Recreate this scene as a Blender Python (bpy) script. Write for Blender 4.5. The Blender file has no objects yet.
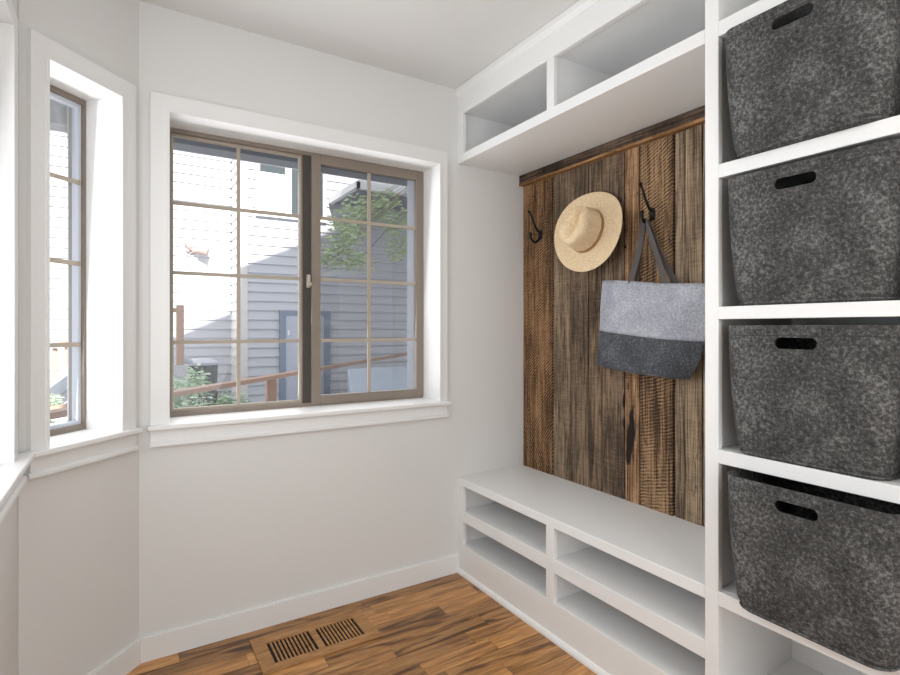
import bpy, bmesh, math, random
from mathutils import Vector, Matrix, noise as mnoise

scn = bpy.context.scene
# ------------------------------------------------------------------ camera
F_PX, YAW, EYE = 531.0, 31.776, 1.231
cam_d = bpy.data.cameras.new('camera'); cam = bpy.data.objects.new('camera', cam_d)
scn.collection.objects.link(cam)
cam.location = (0, 0, EYE)
cam.rotation_euler = (math.radians(90), 0, -math.radians(YAW))
cam_d.sensor_width = 36; cam_d.lens = F_PX / 900 * 36
cam_d.shift_y = -9.1 / 900
cam_d.clip_start = 0.02
scn.camera = cam
# ------------------------------------------------------------------ light
scn.view_settings.view_transform = 'Standard'
scn.view_settings.look = 'None'
scn.view_settings.exposure = 0.0
scn.view_settings.gamma = 1
w = bpy.data.worlds.new('sky'); scn.world = w; w.use_nodes = True
bg = w.node_tree.nodes['Background']
bg.inputs[0].default_value = (0.92, 0.96, 1.0, 1); bg.inputs[1].default_value = 1.8

sd = bpy.data.lights.new('sun', 'SUN'); sun = bpy.data.objects.new('sun', sd)
scn.collection.objects.link(sun); sd.energy = 16.0; sd.angle = math.radians(0.6); sd.color = (1, .97, .92)
SUN_TO = Vector((-0.2, -1.0, 0.75)).normalized()
sun.rotation_euler = SUN_TO.to_track_quat('Z', 'Y').to_euler(); sun.location = (0, -3, 9)

def area(name, loc, to, sx, sy, e, col=(1, 1, 1)):
    d = bpy.data.lights.new(name, 'AREA'); d.shape = 'RECTANGLE'; d.size = sx; d.size_y = sy
    d.energy = e; d.color = col
    o = bpy.data.objects.new(name, d); scn.collection.objects.link(o); o.location = loc
    o.rotation_euler = (-(Vector(to) - Vector(loc))).normalized().to_track_quat('Z', 'Y').to_euler()
    return o
area('daylight_left_window', (-.33, 1.14, 1.47), (1.5, 1.14, 1.2), 1.2, 1.1, 9.5, (.92, .965, 1))
area('daylight_corner_window', (-.192, 2.193, 1.47), (.6, 1.40, 1.4), .24, 1.12, 1.9, (.96, .98, 1))
area('daylight_main_window', (.75, 2.40, 1.47), (.75, 0, 1.2), 1.1, 1.1, 6, (.96, .98, 1))
area('room_fill', (0.35, -2.0, 1.2), (1.2, 1.5, .8), 1.9, 2.1, 42, (.915, .965, 1))  # added fill standing in for light from the room behind the camera
area('ceiling_fill', (.75, -.5, 2.40), (.75, -.5, 0), .9, .9, 10, (1, .975, .94))  # added overhead fill behind the camera, there is no fixture

# ------------------------------------------------------------------ materials
def nodes_of(name):
    m = bpy.data.materials.new(name); m.use_nodes = True
    nt = m.node_tree; return m, nt, nt.nodes['Principled BSDF']
def N(nt, t, **kw):
    n = nt.nodes.new(t)
    for k, v in kw.items():
        if k in n.inputs: n.inputs[k].default_value = v
        else: setattr(n, k, v)
    return n
def ramp(nt, stops):
    r = nt.nodes.new('ShaderNodeValToRGB'); e = r.color_ramp.elements
    while len(e) > 1: e.remove(e[-1])
    for i, (p, c) in enumerate(stops):
        el = e[0] if i == 0 else e.new(p)
        el.position = p; el.color = (*c, 1) if len(c) == 3 else c
    return r
def plain(name, col, rough=.5, metal=0, bump=0, bscale=80, spec=.5):
    m, nt, b = nodes_of(name)
    b.inputs['Base Color'].default_value = (*col, 1); b.inputs['Roughness'].default_value = rough
    b.inputs['Metallic'].default_value = metal; b.inputs['Specular IOR Level'].default_value = spec
    tc = N(nt, 'ShaderNodeTexCoord')
    nz = N(nt, 'ShaderNodeTexNoise', Scale=bscale, Detail=4.0)
    nt.links.new(tc.outputs['Object'], nz.inputs['Vector'])
    r = ramp(nt, [(.3, tuple(c * .993 for c in col)), (.7, tuple(min(1, c * 1.007) for c in col))])
    nt.links.new(nz.outputs['Fac'], r.inputs[0]); nt.links.new(r.outputs[0], b.inputs['Base Color'])
    if bump:
        bp = N(nt, 'ShaderNodeBump', Strength=bump, Distance=.002)
        nt.links.new(nz.outputs['Fac'], bp.inputs['Height']); nt.links.new(bp.outputs[0], b.inputs['Normal'])
    return m
M = {}
M['wall'] = plain('wall_paint', (.745, .738, .722), .75, bump=.12, bscale=160)
M['ceil'] = plain('ceiling_paint', (.76, .755, .74), .8, bump=.12, bscale=140)
M['trim'] = plain('trim_paint', (.83, .825, .815), .38)
M['cab'] = plain('cabinet_paint', (.86, .858, .85), .36)
M['bronze'] = plain('tan_vinyl', (.24, .195, .158), .45)
M['muntin'] = plain('muntin_tan', (.42, .36, .29), .45)
M['vinyl'] = plain('pale_vinyl', (.66, .71, .80), .4)
M['iron'] = plain('black_iron', (.015, .014, .014), .38, .6)
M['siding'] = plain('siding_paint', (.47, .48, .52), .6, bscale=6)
M['corner_sunlit'] = plain('corner_and_sunlit_paint', (.60, .58, .57), .6)  # corner board tone; on the return siding its lighter colour paints in sunlight
M['ext_dark'] = plain('door_frame_paint', (.20, .24, .31), .6)
M['door_ext'] = plain('store_door_paint', (.42, .44, .51), .5)
M['soffit'] = plain('soffit_paint', (.20, .215, .245), .7)
M['ext_white'] = plain('exterior_white', (.75, .76, .78), .5)
M['cedar'] = plain('cedar', (.30, .19, .14), .7, bscale=25)
M['bin'] = plain('dark_plastic', (.035, .038, .045), .45)
M['bin_lid'] = plain('grey_lid', (.33, .34, .39), .5)
M['gravel'] = plain('gravel', (.33, .32, .32), .9, bump=1, bscale=14)
M['concrete'] = plain('concrete', (.36, .36, .38), .85, bscale=20)
M['cover'] = plain('pale_cover', (.50, .56, .66), .5, bscale=12)
M['glass_dark'] = plain('far_window_glass', (.045, .055, .06), .08)
M['blind'] = plain('far_window_blind', (.62, .63, .62), .7)
M['leaf'] = plain('leaf', (.50, .60, .38), .6, bscale=8)
M['leaf2'] = plain('leaf_silver', (.36, .47, .33), .6, bscale=8)
M['bark'] = plain('bark', (.14, .10, .075), .9, bscale=20)
M['lampm'] = plain('lamp_housing', (.25, .17, .15), .5)

def glass_mat(name, tint=(1, 1, 1), refl=1.0):
    m, nt, b = nodes_of(name); nt.nodes.remove(b)
    out = nt.nodes['Material Output']
    t = N(nt, 'ShaderNodeBsdfTransparent'); t.inputs[0].default_value = (*tint, 1)
    g = N(nt, 'ShaderNodeBsdfGlossy'); g.inputs['Roughness'].default_value = .02
    f = N(nt, 'ShaderNodeFresnel'); f.inputs[0].default_value = 1.45
    mx = N(nt, 'ShaderNodeMixShader')
    fm = N(nt, 'ShaderNodeMath', operation='MULTIPLY'); fm.inputs[1].default_value = .55; nt.links.new(f.outputs[0], fm.inputs[0]); nt.links.new(fm.outputs[0], mx.inputs[0]); nt.links.new(t.outputs[0], mx.inputs[1])
    nt.links.new(g.outputs[0], mx.inputs[2]); nt.links.new(mx.outputs[0], out.inputs[0])
    return m
M['glass'] = glass_mat('window_glass')
def screen_mat():
    m, nt, b = nodes_of('insect_screen_mesh'); nt.nodes.remove(b)
    out = nt.nodes['Material Output']
    t = N(nt, 'ShaderNodeBsdfTransparent'); d = N(nt, 'ShaderNodeBsdfDiffuse')
    d.inputs[0].default_value = (.12, .12, .12, 1)
    mx = N(nt, 'ShaderNodeMixShader'); mx.inputs[0].default_value = .26
    nt.links.new(t.outputs[0], mx.inputs[1]); nt.links.new(d.outputs[0], mx.inputs[2])
    nt.links.new(mx.outputs[0], out.inputs[0]); return m
M['screen'] = screen_mat()

def felt(name, dark, mid, light, scale=1.0):
    m, nt, b = nodes_of(name); b.inputs['Roughness'].default_value = .95
    b.inputs['Specular IOR Level'].default_value = .1
    tc = N(nt, 'ShaderNodeTexCoord')
    mp = N(nt, 'ShaderNodeMapping'); mp.inputs['Scale'].default_value = (1, 1, 1)
    n1 = N(nt, 'ShaderNodeTexNoise', Scale=115.0 * scale, Detail=6.0, Roughness=.66, Distortion=.35)
    n2 = N(nt, 'ShaderNodeTexNoise', Scale=10.0 * scale, Detail=3.0)
    n3 = N(nt, 'ShaderNodeTexNoise', Scale=320.0 * scale, Detail=3.0, Distortion=.6)
    nt.links.new(tc.outputs['Object'], mp.inputs[0])
    for n in (n1, n2, n3): nt.links.new(mp.outputs[0], n.inputs['Vector'])
    a = N(nt, 'ShaderNodeMath', operation='MULTIPLY_ADD'); a.inputs[1].default_value = .6
    c = N(nt, 'ShaderNodeMath', operation='MULTIPLY_ADD'); c.inputs[1].default_value = .22
    s = N(nt, 'ShaderNodeMath', operation='MULTIPLY'); s.inputs[1].default_value = .25
    nt.links.new(n3.outputs['Fac'], s.inputs[0])
    nt.links.new(n2.outputs['Fac'], c.inputs[0]); nt.links.new(s.outputs[0], c.inputs[2])
    nt.links.new(n1.outputs['Fac'], a.inputs[0]); nt.links.new(c.outputs[0], a.inputs[2])
    r = ramp(nt, [(.38, dark), (.54, mid), (.70, light)])
    nt.links.new(a.outputs[0], r.inputs[0]); nt.links.new(r.outputs[0], b.inputs['Base Color'])
    bp = N(nt, 'ShaderNodeBump', Strength=.5, Distance=.003)
    nt.links.new(a.outputs[0], bp.inputs['Height']); nt.links.new(bp.outputs[0], b.inputs['Normal'])
    return m
M['felt_dark'] = felt('charcoal_felt', (.022, .022, .022), (.075, .074, .072), (.25, .25, .245))
M['felt_rim'] = felt('charcoal_felt_rim', (.03, .03, .03), (.10, .10, .097), (.28, .28, .27))
M['felt_light'] = felt('light_grey_felt', (.22, .23, .27), (.41, .425, .48), (.68, .69, .74), 1.3)
M['felt_mid'] = felt('slate_felt', (.035, .037, .043), (.085, .09, .10), (.24, .25, .28), 1.3)
M['strap'] = plain('grey_webbing', (.10, .085, .08), .8, bscale=300, bump=.3)
M['thread'] = plain('dark_thread', (.03, .03, .03), .9)

def barn(name, dark, mid, light, arc=0.0, cy=0., cz=0., period=.013, seed=0., stain=False, axis='z'):
    m, nt, b = nodes_of(name); b.inputs['Roughness'].default_value = .78
    b.inputs['Specular IOR Level'].default_value = .25
    L = nt.links.new; cy -= 1.6; cz -= .479
    geo = N(nt, 'ShaderNodeTexCoord'); P = geo.outputs['Object']
    mp = N(nt, 'ShaderNodeMapping'); mp.inputs['Location'].default_value = (seed, seed * 3.1, seed * 1.7)
    GS = (1, 1, .045) if axis == 'z' else (1, .045, 1)
    mp.inputs['Scale'].default_value = GS; L(P, mp.inputs[0])
    g = N(nt, 'ShaderNodeTexNoise', Scale=62.0, Detail=9.0, Roughness=.72, Distortion=.9); L(mp.outputs[0], g.inputs['Vector'])
    g2 = N(nt, 'ShaderNodeTexNoise', Scale=22.0, Detail=3.0, Distortion=1.2); L(mp.outputs[0], g2.inputs['Vector'])
    mp2 = N(nt, 'ShaderNodeMapping'); mp2.inputs['Location'].default_value = (seed * 2, seed, seed * 5)
    mp2.inputs['Scale'].default_value = (1, 1, .35); L(P, mp2.inputs[0])
    blot = N(nt, 'ShaderNodeTexNoise', Scale=7.0, Detail=5.0, Roughness=.6); L(mp2.outputs[0], blot.inputs['Vector'])
    add = N(nt, 'ShaderNodeMath', operation='MULTIPLY_ADD'); add.inputs[1].default_value = .44; L(g.outputs['Fac'], add.inputs[0])
    mf = N(nt, 'ShaderNodeMapping'); mf.inputs['Location'].default_value = (seed * 4, seed, seed); mf.inputs['Scale'].default_value = tuple(k if k == 1 else k * .5 for k in GS); L(P, mf.inputs[0])
    g3 = N(nt, 'ShaderNodeTexNoise', Scale=210.0, Detail=3.0, Roughness=.6); L(mf.outputs[0], g3.inputs['Vector'])
    s3 = N(nt, 'ShaderNodeMath', operation='MULTIPLY'); s3.inputs[1].default_value = .40; L(g3.outputs['Fac'], s3.inputs[0])
    s2 = N(nt, 'ShaderNodeMath', operation='MULTIPLY_ADD'); s2.inputs[1].default_value = .16; L(g2.outputs['Fac'], s2.inputs[0]); L(s3.outputs[0], s2.inputs[2])
    L(s2.outputs[0], add.inputs[2])
    add2 = N(nt, 'ShaderNodeMath', operation='MULTIPLY_ADD'); add2.inputs[1].default_value = .34
    bm5 = N(nt, 'ShaderNodeMath', operation='SUBTRACT'); bm5.inputs[1].default_value = .5; L(blot.outputs['Fac'], bm5.inputs[0])
    L(bm5.outputs[0], add2.inputs[0]); L(add.outputs[0], add2.inputs[2])
    mh = N(nt, 'ShaderNodeMapping'); mh.inputs['Location'].default_value = (seed, seed * 2, seed * 3); mh.inputs['Scale'].default_value = (1, .12, 1) if axis == 'z' else (1, 1, .12); L(P, mh.inputs[0])
    tk_ = N(nt, 'ShaderNodeTexNoise', Scale=150.0, Detail=3.0, Roughness=.6); L(mh.outputs[0], tk_.inputs['Vector'])
    tm = N(nt, 'ShaderNodeMath', operation='SUBTRACT'); tm.inputs[1].default_value = .5; L(tk_.outputs['Fac'], tm.inputs[0])
    ta = N(nt, 'ShaderNodeMath', operation='MULTIPLY_ADD'); ta.inputs[1].default_value = .13; L(tm.outputs[0], ta.inputs[0]); L(add2.outputs[0], ta.inputs[2])
    fac = ta.outputs[0]
    if arc:
        mw = N(nt, 'ShaderNodeMapping'); mw.inputs['Location'].default_value = (0, -cy, -cz); L(P, mw.inputs[0])
        wv = N(nt, 'ShaderNodeTexWave', wave_type='RINGS', rings_direction='X', wave_profile='SIN')
        wv.inputs['Scale'].default_value = .314 / period; wv.inputs['Distortion'].default_value = 4.5
        wv.inputs['Detail'].default_value = 4; wv.inputs['Detail Scale'].default_value = 1.1; wv.inputs['Detail Roughness'].default_value = .65
        L(mw.outputs[0], wv.inputs['Vector'])
        aw = N(nt, 'ShaderNodeMath', operation='MULTIPLY_ADD'); aw.inputs[1].default_value = arc
        c5 = N(nt, 'ShaderNodeMath', operation='SUBTRACT'); c5.inputs[1].default_value = .5; L(wv.outputs['Fac'], c5.inputs[0])
        # saw marks are patchy
        pm = N(nt, 'ShaderNodeMath', operation='MULTIPLY'); L(c5.outputs[0], pm.inputs[0])
        pr = N(nt, 'ShaderNodeMapRange'); pr.inputs['From Min'].default_value = .40; pr.inputs['From Max'].default_value = .60
        mm_ = N(nt, 'ShaderNodeMapping'); mm_.inputs['Location'].default_value = (seed, 0, seed); mm_.inputs['Scale'].default_value = (1, 1, .6); L(P, mm_.inputs[0])
        mk_ = N(nt, 'ShaderNodeTexNoise', Scale=16.0, Detail=4.0, Roughness=.65); L(mm_.outputs[0], mk_.inputs['Vector'])
        L(mk_.outputs['Fac'], pr.inputs[0]); pr.inputs['To Min'].default_value = .12; L(pr.outputs[0], pm.inputs[1])
        L(pm.outputs[0], aw.inputs[0]); L(fac, aw.inputs[2]); fac = aw.outputs[0]
    lt2 = tuple(min(1, c * 1.35) for c in light)
    r = ramp(nt, [(.39, dark), (.48, mid), (.555, light), (.65, lt2)])
    L(fac, r.inputs[0]); col = r.outputs[0]
    # thin drying cracks along the grain
    mc = N(nt, 'ShaderNodeMapping'); mc.inputs['Location'].default_value = (seed, seed, seed); mc.inputs['Scale'].default_value = GS; L(P, mc.inputs[0])
    cn = N(nt, 'ShaderNodeTexNoise', Scale=30.0, Detail=2.0, Distortion=.5); L(mc.outputs[0], cn.inputs['Vector'])
    cd = N(nt, 'ShaderNodeMath', operation='SUBTRACT'); cd.inputs[1].default_value = .5; L(cn.outputs['Fac'], cd.inputs[0])
    ca = N(nt, 'ShaderNodeMath', operation='ABSOLUTE'); L(cd.outputs[0], ca.inputs[0])
    cr = ramp(nt, [(0, (1, 1, 1)), (.012, (0, 0, 0))]); L(ca.outputs[0], cr.inputs[0])
    mxc = N(nt, 'ShaderNodeMix', data_type='RGBA'); cf = N(nt, 'ShaderNodeMath', operation='MULTIPLY'); cf.inputs[1].default_value = .75
    L(cr.outputs[0], cf.inputs[0]); L(cf.outputs[0], mxc.inputs[0]); L(col, mxc.inputs[6])
    mxc.inputs[7].default_value = tuple(c * .35 for c in dark) + (1,); col = mxc.outputs[2]
    if stain:
        ms = N(nt, 'ShaderNodeMapping'); ms.inputs['Scale'].default_value = (0, 1 / .042, 1 / .22)
        ms.inputs['Location'].default_value = (0, -(1.540 - 1.6) / .042, -(.82 - .479) / .22); L(P, ms.inputs[0])
        nz = N(nt, 'ShaderNodeTexNoise', Scale=13.0, Detail=3.0); L(mp2.outputs[0], nz.inputs['Vector'])
        ln = N(nt, 'ShaderNodeVectorMath', operation='LENGTH')
        ms_add = N(nt, 'ShaderNodeVectorMath', operation='ADD')
        nv = N(nt, 'ShaderNodeVectorMath', operation='MULTIPLY_ADD'); nv.inputs[1].default_value = (3.2, 3.2, 3.2); nv.inputs[2].default_value = (-1.6, -1.6, -1.6)
        L(nz.outputs['Color'], nv.inputs[0]); L(ms.outputs[0], ms_add.inputs[0]); L(nv.outputs[0], ms_add.inputs[1])
        L(ms_add.outputs[0], ln.inputs[0])
        sr = ramp(nt, [(.62, (1, 1, 1)), (.80, (0, 0, 0))]); L(ln.outputs['Value'], sr.inputs[0])
        mx2 = N(nt, 'ShaderNodeMix', data_type='RGBA'); L(sr.outputs[0], mx2.inputs[0]); L(col, mx2.inputs[6])
        mx2.inputs[7].default_value = (.018, .012, .010, 1); col = mx2.outputs[2]
    L(col, b.inputs['Base Color'])
    bp = N(nt, 'ShaderNodeBump', Strength=.8, Distance=.004); L(fac, bp.inputs['Height']); L(bp.outputs[0], b.inputs['Normal'])
    return m

def floor_mat(name, warm=1.0):
    m, nt, b = nodes_of(name); L = nt.links.new
    b.inputs['Roughness'].default_value = .33
    at = N(nt, 'ShaderNodeAttribute', attribute_name='plank'); 
    tc = N(nt, 'ShaderNodeTexCoord')
    sc = N(nt, 'ShaderNodeVectorMath', operation='MULTIPLY'); sc.inputs[1].default_value = (37, 17, 53); L(at.outputs['Color'], sc.inputs[0])
    ad = N(nt, 'ShaderNodeVectorMath', operation='ADD'); L(tc.outputs['Object'], ad.inputs[0]); L(sc.outputs[0], ad.inputs[1])
    mp = N(nt, 'ShaderNodeMapping'); mp.inputs['Scale'].default_value = (.075, 1, 1); L(ad.outputs[0], mp.inputs[0])
    g = N(nt, 'ShaderNodeTexNoise', Scale=60.0, Detail=7.0, Roughness=.65, Distortion=.8); L(mp.outputs[0], g.inputs['Vector'])
    mp2 = N(nt, 'ShaderNodeMapping'); mp2.inputs['Scale'].default_value = (.13, 1, 1); L(ad.outputs[0], mp2.inputs[0])
    g2 = N(nt, 'ShaderNodeTexNoise', Scale=15.0, Detail=5.0, Roughness=.55, Distortion=1.8); L(mp2.outputs[0], g2.inputs['Vector'])
    r = ramp(nt, [(.30, (.25, .115, .038)), (.48, (.44, .215, .078)), (.70, (.62, .35, .145))]); L(g.outputs['Fac'], r.inputs[0])
    r2 = ramp(nt, [(.35, (.09, .045, .025)), (.43, (.42, .35, .29)), (.52, (1, 1, 1))]); L(g2.outputs['Fac'], r2.inputs[0])
    mx = N(nt, 'ShaderNodeMix', data_type='RGBA', blend_type='MULTIPLY')
    # how strongly the dark figure shows on this plank
    sp = N(nt, 'ShaderNodeSeparateColor'); L(at.outputs['Color'], sp.inputs[0])
    mr = N(nt, 'ShaderNodeMapRange'); mr.inputs['To Min'].default_value = .95; mr.inputs['To Max'].default_value = .25; L(sp.outputs[0], mr.inputs[0])
    L(mr.outputs[0], mx.inputs[0]); L(r.outputs[0], mx.inputs[6]); L(r2.outputs[0], mx.inputs[7])
    hv = N(nt, 'ShaderNodeHueSaturation'); hv.inputs['Saturation'].default_value = 1.03; L(mx.outputs[2], hv.inputs['Color'])
    mv = N(nt, 'ShaderNodeMapRange'); mv.inputs['To Min'].default_value = .72 * warm; mv.inputs['To Max'].default_value = 1.35 * warm; L(sp.outputs[0], mv.inputs[0]); L(mv.outputs[0], hv.inputs['Value'])
    L(hv.outputs[0], b.inputs['Base Color'])
    bp = N(nt, 'ShaderNodeBump', Strength=.12, Distance=.001); L(g.outputs['Fac'], bp.inputs['Height']); L(bp.outputs[0], b.inputs['Normal'])
    return m
M['floor'] = floor_mat('hickory_planks')

def oak(name):
    m, nt, b = nodes_of(name); L = nt.links.new; b.inputs['Roughness'].default_value = .4
    tc = N(nt, 'ShaderNodeTexCoord'); mp = N(nt, 'ShaderNodeMapping'); mp.inputs['Scale'].default_value = (.15, 1, 1); L(tc.outputs['Object'], mp.inputs[0])
    g = N(nt, 'ShaderNodeTexNoise', Scale=70.0, Detail=6.0, Distortion=.6); L(mp.outputs[0], g.inputs['Vector'])
    r = ramp(nt, [(.3, (.30, .135, .042)), (.5, (.42, .205, .07)), (.7, (.53, .285, .11))]); L(g.outputs['Fac'], r.inputs[0]); L(r.outputs[0], b.inputs['Base Color'])
    return m
M['oak'] = oak('vent_hickory')
def straw():
    m, nt, b = nodes_of('woven_straw'); L = nt.links.new; b.inputs['Roughness'].default_value = .75
    b.inputs['Specular IOR Level'].default_value = .2
    tc = N(nt, 'ShaderNodeTexCoord')
    w1 = N(nt, 'ShaderNodeTexNoise', Scale=420.0, Detail=2.0)
    w2 = N(nt, 'ShaderNodeTexNoise', Scale=130.0, Detail=5.0, Roughness=.7)
    L(tc.outputs['Object'], w1.inputs['Vector']); L(tc.outputs['Object'], w2.inputs['Vector'])
    a = N(nt, 'ShaderNodeMath', operation='MULTIPLY_ADD'); a.inputs[1].default_value = .3; L(w1.outputs['Fac'], a.inputs[0])
    s = N(nt, 'ShaderNodeMath', operation='MULTIPLY'); s.inputs[1].default_value = .7; L(w2.outputs['Fac'], s.inputs[0]); L(s.outputs[0], a.inputs[2])
    r = ramp(nt, [(.3, (.58, .42, .24)), (.5, (.79, .61, .39)), (.7, (.90, .75, .55))]); L(a.outputs[0], r.inputs[0]); L(r.outputs[0], b.inputs['Base Color'])
    bp = N(nt, 'ShaderNodeBump', Strength=.5, Distance=.001); L(a.outputs[0], bp.inputs['Height']); L(bp.outputs[0], b.inputs['Normal'])
    return m
M['straw'] = straw()
M['hatband'] = plain('hat_band_cord', (.36, .20, .09), .7, bscale=250, bump=.5)

# ------------------------------------------------------------------ mesh helpers
class MB:
    """collects boxes, tubes and faces into one mesh; T maps local to world coordinates"""
    def __init__(s, T=None): s.bm = bmesh.new(); s.T = T or (lambda p: Vector(p)); s.mi = 0
    def face(s, pts, mi=None):
        vs = [s.bm.verts.new(s.T(p)) for p in pts]; f = s.bm.faces.new(vs); f.material_index = s.mi if mi is None else mi; return f
    def box(s, x0, x1, y0, y1, z0, z1, mi=None):
        P = [(x, y, z) for x in (x0, x1) for y in (y0, y1) for z in (z0, z1)]
        v = [s.bm.verts.new(s.T(p)) for p in P]
        for q in ((0, 1, 3, 2), (4, 6, 7, 5), (0, 4, 5, 1), (2, 3, 7, 6), (0, 2, 6, 4), (1, 5, 7, 3)):
            f = s.bm.faces.new([v[i] for i in q]); f.material_index = s.mi if mi is None else mi
        return s
    def prism(s, poly, a0, a1, axis='y', mi=None):
        def mk(p, a): return {'y': (p[0], a, p[1]), 'x': (a, p[0], p[1]), 'z': (p[0], p[1], a)}[axis]
        A = [s.bm.verts.new(s.T(mk(p, a0))) for p in poly]; B = [s.bm.verts.new(s.T(mk(p, a1))) for p in poly]
        n = len(poly); fs = [s.bm.faces.new(A[::-1]), s.bm.faces.new(B)]
        for i in range(n): fs.append(s.bm.faces.new([A[i], A[(i + 1) % n], B[(i + 1) % n], B[i]]))
        for f in fs: f.material_index = s.mi if mi is None else mi
        return s
    def beam(s, a, b, w, h):
        a, b = Vector(a), Vector(b); d = (b - a).normalized(); up = Vector((0, 0, 1))
        if abs(d.z) > .95: up = Vector((0, 1, 0))
        r = d.cross(up).normalized() * w / 2; u = r.cross(d).normalized() * h / 2
        R = [s.bm.verts.new(s.T(p + q)) for p in (a, b) for q in (-r - u, r - u, r + u, -r + u)]
        for q in ((0, 3, 2, 1), (4, 5, 6, 7), (0, 1, 5, 4), (1, 2, 6, 5), (2, 3, 7, 6), (3, 0, 4, 7)):
            s.bm.faces.new([R[i] for i in q])
        return s
    def tube(s, pts, rad, seg=10, cap=True):
        pts = [Vector(p) for p in pts]; n = len(pts)
        rad = rad if isinstance(rad, (list, tuple)) else [rad] * n
        rings = []; ref = None
        for i, p in enumerate(pts):
            d = (pts[min(i + 1, n - 1)] - pts[max(i - 1, 0)]).normalized()
            if ref is None: ref = d.orthogonal().normalized()
            ref = (ref - d * ref.dot(d)).normalized(); v = d.cross(ref)
            rings.append([s.bm.verts.new(s.T(p + (ref * math.cos(t) + v * math.sin(t)) * rad[i])) for t in [2 * math.pi * k / seg for k in range(seg)]])
        for A, B in zip(rings, rings[1:]):
            for k in range(seg): s.bm.faces.new([A[k], A[(k + 1) % seg], B[(k + 1) % seg], B[k]])
        if cap: s.bm.faces.new(rings[0][::-1]); s.bm.faces.new(rings[-1])
        return s
    def ball(s, c, r, sc=(1, 1, 1), u=14, v=9):
        g = bmesh.ops.create_uvsphere(s.bm, u_segments=u, v_segments=v, radius=r)
        for x in g['verts']: x.co = s.T(Vector((x.co.x * sc[0], x.co.y * sc[1], x.co.z * sc[2])) + Vector(c))
        return s
    def ring(s, a0, a1, d0, d1, z0, z1, l, r, t, b):
        s.box(a0, a0 + l, d0, d1, z0, z1); s.box(a1 - r, a1, d0, d1, z0, z1)
        s.box(a0 + l, a1 - r, d0, d1, z1 - t, z1); s.box(a0 + l, a1 - r, d0, d1, z0, z0 + b); return s
    def build(s, name, mats, parent=None, bevel=0, smooth=False, origin=None):
        bmesh.ops.recalc_face_normals(s.bm, faces=s.bm.faces)
        me = bpy.data.meshes.new(name)
        if bevel:
            es = [e for e in s.bm.edges if len(e.link_faces) == 2 and e.calc_face_angle(0) > .6]
            bmesh.ops.bevel(s.bm, geom=es, offset=bevel, segments=2, profile=.5, affect='EDGES', clamp_overlap=True)
        if parent is not None:
            inv = parent.matrix_basis.inverted()
            if parent.parent is not None: inv = inv @ parent.parent.matrix_basis.inverted()
            s.bm.transform(inv)
        elif origin is not None:
            s.bm.transform(Matrix.Translation(-Vector(origin)))
        s.bm.to_mesh(me); s.bm.free()
        for m in (mats if isinstance(mats, (list, tuple)) else [mats]): me.materials.append(m)
        for p in me.polygons: p.use_smooth = smooth
        o = bpy.data.objects.new(name, me); scn.collection.objects.link(o)
        if parent is not None: o.parent = parent
        elif origin is not None: o.location = origin
        if smooth:
            try:
                o.data.set_sharp_from_angle(angle=math.radians(40))
            except Exception: pass
        return o
def empty(name, loc=(0, 0, 0), rz=0, label=None, cat=None, group=None, kind=None):
    o = bpy.data.objects.new(name, None); scn.collection.objects.link(o); o.empty_display_size = .05
    o.location = loc; o.rotation_euler = (0, 0, rz)
    o.matrix_basis = Matrix.Translation(Vector(loc)) @ Matrix.Rotation(rz, 4, 'Z')
    return tag(o, label, cat, group, kind)
def tag(o, label=None, cat=None, group=None, kind=None):
    for k, v in (('label', label), ('category', cat), ('group', group), ('kind', kind)):
        if v: o[k] = v
    return o
def struct(o, label=None, cat=None):
    return tag(o, label, cat, kind='structure')
def dirv(px, py):
    t = math.radians(YAW); Fw = Vector((math.sin(t), math.cos(t), 0)); R = Vector((math.cos(t), -math.sin(t), 0))
    return Fw + R * ((px - 450) / F_PX) + Vector((0, 0, 1)) * ((328.4 - py) / F_PX)
def at(px, py, s): return Vector((0, 0, EYE)) + dirv(px, py) * s
def on_y(px, py, Y):
    d = dirv(px, py); return Vector((0, 0, EYE)) + d * (Y / d.y)
S2 = math.sqrt(.5)

# ------------------------------------------------------------------ room shell
YW, XL, XR, YB, CH = 2.27, -.255, 1.90, -2.25, 2.44
C0 = Vector((.056, YW, 0)); C1 = Vector((-.251, 1.963, 0))
def T_main(p): return Vector((p[0], YW + p[1], p[2]))
def T_diag(p): return Vector((C0.x - S2 * p[0] - S2 * p[1], C0.y - S2 * p[0] + S2 * p[1], p[2]))
def T_left(p): return Vector((XL - p[1], p[0], p[2]))
WT = .20
def wall_with_hole(T, a0, a1, h0, h1, z0, z1, name, label, m0=0, m1=0):
    """a wall in local (along, outward, up); m0/m1 mitre the outer face ends"""
    mb = MB(T)
    def slab(u0, u1, v0, v1, e0=0, e1=0):
        P = [(u0, 0, v0), (u1, 0, v0), (u1, 0, v1), (u0, 0, v1)]; Q = [(u0 + e0, WT, v0), (u1 + e1, WT, v0), (u1 + e1, WT, v1), (u0 + e0, WT, v1)]
        a = [mb.bm.verts.new(T(p)) for p in P]; b = [mb.bm.verts.new(T(p)) for p in Q]
        mb.bm.faces.new(a); mb.bm.faces.new(b[::-1])
        for i in range(4): mb.bm.faces.new([a[i], b[i], b[(i + 1) % 4], a[(i + 1) % 4]])
    slab(a0, h0, 0, CH, m0, 0); slab(h1, a1, 0, CH, 0, m1); slab(h0, h1, 0, z0); slab(h0, h1, z1, CH)
    return struct(mb.build(name, M['wall']), label, 'wall')
mt = WT * math.tan(math.radians(22.5))
ZS, ZH = .872, 2.052
wall_with_hole(T_main, .056, XR, .146, 1.343, ZS - .02, ZH + .006, 'wall_back', 'white painted wall with the wide gridded slider window', -mt, 0)
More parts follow.
